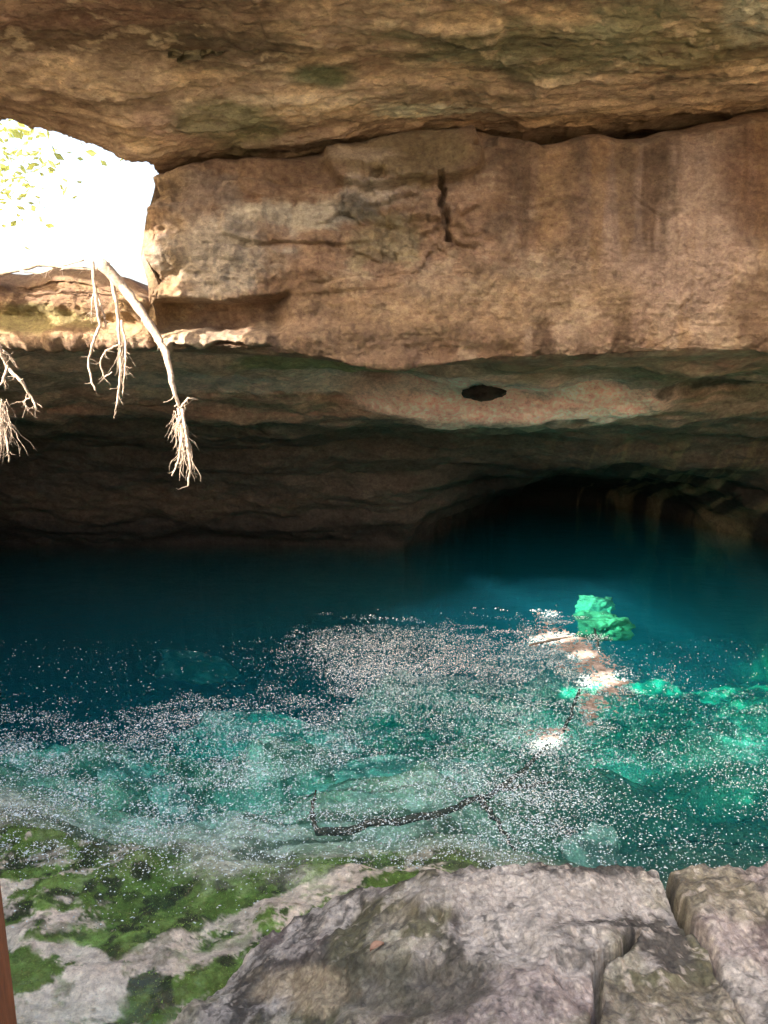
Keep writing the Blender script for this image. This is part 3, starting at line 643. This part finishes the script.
# submerged boulders
import bmesh
def lump(name, p, s, seed, label, group, c, rz=0, sub=5, cat='boulder', flat=True):
    bm = bmesh.new(); bmesh.ops.create_icosphere(bm, subdivisions=sub, radius=1)
    co = np.array([v.co[:] for v in bm.verts]); x, y, z = co.T
    r = 1 + .75 * fbm(x * 1.2, y * 1.2, z * 1.2, 5, seed) + .10 * fbm(x * 3.5, y * 3.5, z * 3.5, 5, seed + 1, .65) + .06 * fbm(x * 11, y * 11, z * 11, 4, seed + 3, .65)
    co = co * r[:, None]
    if flat: co[:, 2] = np.clip(co[:, 2], -.8, .55 + .35 * fbm(x * 2, y * 2, z * 0, 5, seed + 2, .6))
    co = co * np.array(s)
    ca, sa = math.cos(rz), math.sin(rz); co[:, :2] = co[:, :2] @ np.array([[ca, sa], [-sa, ca]])
    F = [[v.index for v in f.verts] for f in bm.faces]; bm.free()
    n = fbm(co[:, 0] * 3, co[:, 1] * 3, co[:, 2] * 3, 5, seed + 4)
    Cc = mixc(np.zeros((len(co), 3)) + np.array(c), tuple(v * .4 for v in c), sstep(-.02, .12, n))
    o = mesh_obj(name, co, np.array(F), M_sub, colors=Cc); o.location = p
    return tag(o, label, cat, group)
gs = 'boulders lying under the water'
subs = [
    ((602, 625, -.46), (.46, .40, .26), (.06, .30, .15), 'sunlit emerald green boulder underwater at the end of the light shaft'),
    ((594, 606, -.42), (.14, .34, .24), (.06, .30, .17), 'narrow sunlit rock spur rising behind the glowing green boulder'),
    ((190, 665, -2.5), (.8, .35, .4), (.40, .46, .42), 'dim bluish slab deep under water below the dangling roots'),
    ((60, 868, -.62), (.75, .30, .24), (.66, .70, .58), 'pale green rock underwater at the left edge above the algae shelf'),
    ((150, 812, -1.15), (1.1, .42, .34), (.62, .66, .56), 'broad pale slab underwater, left of the sunken branch'),
    ((390, 795, -1.3), (1.1, .45, .36), (.66, .70, .60), 'bright turquoise slab underwater behind the sunken branch'),
    ((600, 858, -.70), (.46, .22, .1), (.42, .48, .40), 'small light turquoise rock underwater behind the large boulder'),
    ((250, 745, -2.0), (1.3, .7, .5), (.66, .70, .62), 'large blurred turquoise rock deep in the middle left of the pool')]
for i, (pp, s, c, lab) in enumerate(subs):
    lump('submerged_boulder', at_z(*pp), s, 900 + i * 7, lab, gs, c, rz=i * 1.3)
# dark knob hanging on the pale ledge
kp = at_Y(483, 393, 11.75)
kn = lump('rock_knob', kp, (.28, .17, .13), 993, 'black knobbly rock stuck on the pale pink ledge of the recess', None, (.05, .04, .036), .25, 4, 'rock knob', False)

# sunken branch
def pol(pts, n=6, jit=.02):
    out = []
    for i in range(len(pts) - 1):
        for k in range(n):
            t = k / n; out.append(Vector(pts[i]).lerp(Vector(pts[i+1]), t) + Vector([random.uniform(-jit, jit) for _ in range(3)]))
    out.append(Vector(pts[-1])); return out
br = empty('sunken_branch', at_z(420, 818, -.3), 'long dark branch sunk under the speckled water, curving up to the right', 'branch')
def sub_tube(name, pts, r0, r1, mat, parent, jit=.02, n=6, seg=8):
    p = pol(pts, n, jit); rr = [r0 + (r1 - r0) * i / (len(p) - 1) for i in range(len(p))]
    rr = [r * random.uniform(.85, 1.15) for r in rr]
    V, F = tube(p, rr, seg); base = parent.location if parent else Vector(V[0])
    V = [Vector(v) - base for v in V]
    o = mesh_obj(name, np.array([v[:] for v in V]), F, mat, parent)
    return o
sub_tube('main_limb', [at_z(318, 832, -.25), at_z(380, 824, -.25), at_z(440, 812, -.28), at_z(490, 795, -.3), at_z(530, 765, -.35), at_z(568, 722, -.45), at_z(580, 690, -.5)], .032, .02, M_log, br)
sub_tube('twig', [at_z(318, 832, -.25), at_z(312, 812, -.15), at_z(316, 790, .0)], .02, .008, M_log, br)
sub_tube('twig', [at_z(480, 800, -.3), at_z(500, 825, -.25), at_z(515, 850, -.2)], .028, .01, M_log, br)
sub_tube('twig', [at_z(500, 790, -.3), at_z(525, 786, -.2), at_z(550, 782, -.12)], .022, .01, M_log, br)
def stick(p0, p1, r, label):
    b0 = Vector(p0); o = empty('stick', b0, label, 'stick', 'sticks by the sunlit patch'); bpy.data.objects.remove(o)
    V, F = tube(pol([p0, p0.lerp(p1, .5) + Vector((0, 0, .015)), p1], 4, .008), [r] * 8 + [r * .5], 6)
    o = mesh_obj('stick', np.array([(Vector(v) - b0)[:] for v in V]), F, M_log); o.location = b0
    return tag(o, label, 'stick', 'sticks by the sunlit patch')
stick(at_z(530, 645, .012), at_z(572, 637, .015), .016, 'thin dark stick floating level at the tip of the pinkish sunlit debris')
stick(at_z(600, 652, -.4), at_z(594, 628, -.15), .018, 'short dark stick standing up against the glowing green boulder')

# ================================================================ HANGING ROOTS
def wander(p, d, length, n, jit, grav=.3):
    pts = [Vector(p)]; d = Vector(d).normalized(); st = length / n
    for i in range(n):
        d = (d + Vector((random.gauss(0, jit), random.gauss(0, jit), random.gauss(0, jit) - grav * .15))).normalized()
        pts.append(pts[-1] + d * st)
    return pts
def root_thing(label, mains, tufts=(), nside=8, Y=8.5, group='pale roots hanging from the opening', sidelen=.18):
    top = at_Y(mains[0][0][0][0], mains[0][0][0][1], Y)
    t = empty('hanging_root', top, label, 'root', group)
    def loc(pr): V, F = join(pr); return np.array([(Vector(v) - top)[:] for v in V]), F
    side = []
    for path, r0, r1 in mains:
        P3 = [at_Y(a, b, Y + random.uniform(-.06, .06)) for a, b in path]
        pl = pol(P3, 5, .006); rr = [(r0 + (r1 - r0) * i / (len(pl)-1)) * random.uniform(.85, 1.18) for i in range(len(pl))]
        V, F = loc([tube(pl, rr, 7)]); mesh_obj('root_strand', V, F, M_root, t)
        for k in range(nside):
            q = random.choice(pl[len(pl)//4:]); l = random.uniform(.4, 1) * sidelen
            wp = wander(q, (random.uniform(-1, 1), random.uniform(-.6, .6), random.uniform(-1.2, .1)), l, 5, .3)
            side.append(tube(wp, [max(.0028, r1 * .45) * (1 - .12 * i) for i in range(6)], 4))
    if side:
        for sd_ in side:
            V, F = loc([sd_]); mesh_obj('rootlet', V, F, M_root, t)
    for (a, b, w, h, n) in tufts:
        tf = []; c0 = at_Y(a, b, Y)
        for k in range(n):
            s0 = c0 + Vector((random.uniform(-.3, .3) * w, random.uniform(-.3, .3) * w, random.uniform(-.35, .1) * h))
            dd = Vector((random.uniform(-1, 1) * w / h * 1.3, random.uniform(-1, 1) * w / h, -1))
            L_ = h * random.uniform(.35, 1.0) * (1 - .4 * abs(dd.x))
            wp = wander(s0, dd, L_, 8, .22, 1.0)
            r = random.uniform(.002, .0055)
            tf.append(tube(wp, [r * (1 - .08 * i) for i in range(9)], 4))
        V, F = loc(tf); mesh_obj('root_tuft', V, F, M_root, t)
    return t
root_thing('thickest pale root slanting down right and ending in a shaggy tuft', [([(100, 262), (122, 285), (142, 312), (158, 338), (166, 352), (172, 382), (180, 408)], .058, .020), ([(180, 408), (188, 398), (198, 400)], .014, .006),
    ([(178, 408), (182, 440), (178, 462), (172, 476)], .016, .008), ([(182, 408), (188, 445), (190, 468), (188, 486)], .018, .009)], [(179, 412, .17, .42, 60), (184, 430, .14, .5, 36)], 5, 8.5)
root_thing('pair of thin roots with a curled loop, left of the thickest root', [([(108, 262), (116, 300), (119, 330), (121, 362), (120, 385), (116, 408)], .024, .009), ([(119, 345), (106, 350), (100, 362), (104, 378), (112, 372)], .011, .006),
    ([(121, 320), (126, 345), (125, 372), (122, 398)], .013, .006)], [(121, 345, .12, .35, 26)], 12, 8.55, sidelen=.14)
root_thing('wispy root with a long hooked end, leftmost of the roots under the opening', [([(92, 262), (96, 300), (100, 325), (92, 345), (88, 362), (92, 382), (96, 391)], .020, .008), ([(96, 290), (104, 315), (106, 328)], .012, .005), ([(98, 262), (93, 290), (91, 318)], .012, .004)], [], 12, 8.6, sidelen=.13)
root_thing('branching root reaching in from the left edge of the photo', [([(-14, 300), (-2, 345), (8, 368), (20, 380), (30, 395), (37, 409)], .026, .009), ([(8, 366), (2, 382), (-6, 392)], .014, .006), ([(30, 397), (24, 402), (27, 408)], .008, .005), ([(-2, 345), (6, 352), (12, 358)], .010, .004)], [], 9, 8.0, sidelen=.16)
root_thing('dense shaggy root tuft cut off by the left edge of the photo', [([(-14, 380), (-4, 402), (4, 425), (8, 448), (9, 462)], .018, .007)], [(0, 402, .22, .55, 70)], 6, 8.05)
root_thing('thin root running level along the lower lip of the bright opening', [([(-10, 275), (18, 270), (42, 264), (66, 268), (90, 270), (108, 264)], .022, .016), ([(20, 270), (40, 274), (60, 266), (84, 260)], .012, .008)], [], 8, 8.75, sidelen=.12)

# ================================================================ SHRUBS OUTSIDE THE OPENING
def leaf_cloud(n, c, r, size):
    V = []; F = []
    for i in range(n):
        p = Vector(c) + Vector((random.gauss(0, 1) * r[0], random.gauss(0, 1) * r[1], random.gauss(0, 1) * r[2]))
        d = Vector((random.gauss(0, 1), random.gauss(0, 1), random.gauss(0, .6))).normalized(); s = d.cross(Vector((random.gauss(0, 1), random.gauss(0, 1), 1))).normalized()
        l = size * random.uniform(.6, 1.3); w = l * .28; n_ = d.cross(s); o = len(V)
        V += [p - d*l*.5, p + s*w + n_*w*.2, p + d*l*.5, p - s*w + n_*w*.2]
        F += [(o, o+1, o+2), (o, o+2, o+3)]
    return V, F
def shrub(base, crown_c, r, n, size, label, sr=1.0):
    t = empty('shrub', base, label, 'shrub', 'shrubs outside the opening')
    tb = []
    for k in range(6):
        e = Vector(crown_c) + Vector((random.uniform(-1, 1) * r[0], random.uniform(-1, 1) * r[1], random.uniform(-.4, .8) * r[2]))
        tb.append(tube(pol([base, Vector(base).lerp(e, .5) + Vector((random.uniform(-.1, .1), 0, .05)), e], 4, .02), [(.03 - .0025 * i) * sr for i in range(9)], 6))
    V, F = join(tb); mesh_obj('stems', np.array([(Vector(v) - Vector(base))[:] for v in V]), F, M_stem, t)
    V, F = leaf_cloud(n, crown_c, r, size); mesh_obj('foliage', np.array([(Vector(v) - Vector(base))[:] for v in V]), F, M_leaf, t, smooth=False)
shrub(Vector((-6.1, 11.6, 4.3)), Vector((-5.9, 11.3, 6.4)), (.75, .4, .42), 1500, .13, 'leafy green shrub glaring in the upper left corner of the bright opening')

# ================================================================ SMALL THINGS
lp = at_z(377, 952, .62); lz = zb1(lp.x, lp.y)
for _ in range(4):
    lp = at_z(377, 952, lz + .01); lz = zb1(lp.x, lp.y)
Vl = []; Fl = []; nn_ = 9
for i in range(nn_):
    t = i / (nn_ - 1); w = .020 * math.sin(math.pi * t) ** .7 * (1.1 - .4 * t) + .0008
    for s in (-1, -.5, 0, .5, 1):
        Vl.append(((t - .5) * .068, s * w, .012 + .012 * abs(s) ** 1.5 + .010 * math.sin(3 * t)))
for i in range(nn_ - 1):
    for k in range(4): o = i*5+k; Fl.append((o, o+1, o+6, o+5))
st_v, st_f = tube([(.034, 0, .012), (.045, .002, .016), (.055, .005, .014)], [.0014, .0012, .001], 5)
lt = empty('dry_leaf', (lp.x, lp.y, lz), 'curled reddish brown dry leaf on the big foreground boulder', 'leaf', rz=R(35))
lo = mesh_obj('blade', np.array(Vl), Fl, M_dry, lt); s_ = lo.modifiers.new('s', 'SOLIDIFY'); s_.thickness = .0012
mesh_obj('stalk', np.array(st_v), st_f, M_dry, lt)
# wooden post at the left edge
p0 = at_Y(-10, 1100, 1.75); p1 = at_Y(-14, 690, 2.05)
ax = (p1 - p0)
post = empty('wooden_post', (p0.x, p0.y, 1.0), 'reddish brown wooden post at the bottom left edge of the photo', 'post')
def post_part(name, a, b_, w, bev, par):
    d = (b_ - a); bm = bmesh.new(); bmesh.ops.create_cube(bm, size=1)
    for v in bm.verts: v.co = Vector((v.co.x * w, v.co.y * w, v.co.z * d.length))
    bmesh.ops.bevel(bm, geom=bm.edges[:] , offset=bev, segments=2, affect='EDGES')
    me = bpy.data.meshes.new(name); q = d.to_track_quat('Z', 'Y'); mid_ = (a + b_) / 2
    bm.transform(Matrix.Translation(mid_ - post.location) @ q.to_matrix().to_4x4()); bm.to_mesh(me); bm.free()
    me.materials.append(M_wood); o = bpy.data.objects.new(name, me); col.objects.link(o); o.parent = par
pa = Vector((at_Y(-17, 1024, 1.9).x, 1.9, .9)); 
tp = at_Y(-62, 690, 1.9)
post_part('shaft', Vector((at_Y(-13, 1024, 1.9).x, 1.9, 1.0)), Vector((tp.x, 1.9, tp.z)), .13, .008, post)

# ================================================================ CAMERA, LIGHT, SKY
cam = bpy.data.cameras.new('camera'); co_ = bpy.data.objects.new('camera', cam); col.objects.link(co_)
co_.location = (0, 0, CZ); co_.rotation_euler = (R(90) - PITCH, 0, 0)
cam.sensor_fit = 'VERTICAL'; cam.sensor_height = 24; cam.lens = 24 * FP / 1024; cam.clip_end = 500; cam.clip_start = .05
sc.camera = co_
su = bpy.data.lights.new('sun', 'SUN'); su.energy = 4.0; su.angle = R(.55); su.color = (1, .93, .84)
so = bpy.data.objects.new('sun', su); col.objects.link(so); so.rotation_euler = (-S).to_track_quat('-Z', 'Y').to_euler(); so.location = S * 30
w = bpy.data.worlds.new('World'); sc.world = w; w.use_nodes = True; nt = w.node_tree; nt.nodes.clear()
ow = nt.nodes.new('ShaderNodeOutputWorld'); bg = nt.nodes.new('ShaderNodeBackground'); sk = nt.nodes.new('ShaderNodeTexSky')
sk.sky_type = 'NISHITA'; sk.sun_disc = False; sk.sun_elevation = math.asin(S.z); sk.sun_rotation = math.atan2(S.x, S.y); sk.dust_density = 8.0; sk.air_density = 1.0; sk.ozone_density = .4
bg.inputs[1].default_value = .15
nt.links.new(sk.outputs[0], bg.inputs[0]); nt.links.new(bg.outputs[0], ow.inputs[0])
vs_ = sc.view_settings; vs_.view_transform = 'Standard'; vs_.look = 'None'; vs_.exposure = 2.65; vs_.gamma = 1; vs_.use_curve_mapping = False; vs_.use_white_balance = True; vs_.white_balance_temperature = 6800; vs_.white_balance_tint = 10
cy = sc.cycles
cy.max_bounces = 7; cy.diffuse_bounces = 5; cy.glossy_bounces = 3; cy.transmission_bounces = 4; cy.volume_bounces = 2; cy.transparent_max_bounces = 8
cy.use_denoising = True; cy.caustics_reflective = False; cy.caustics_refractive = False; cy.sample_clamp_indirect = 6
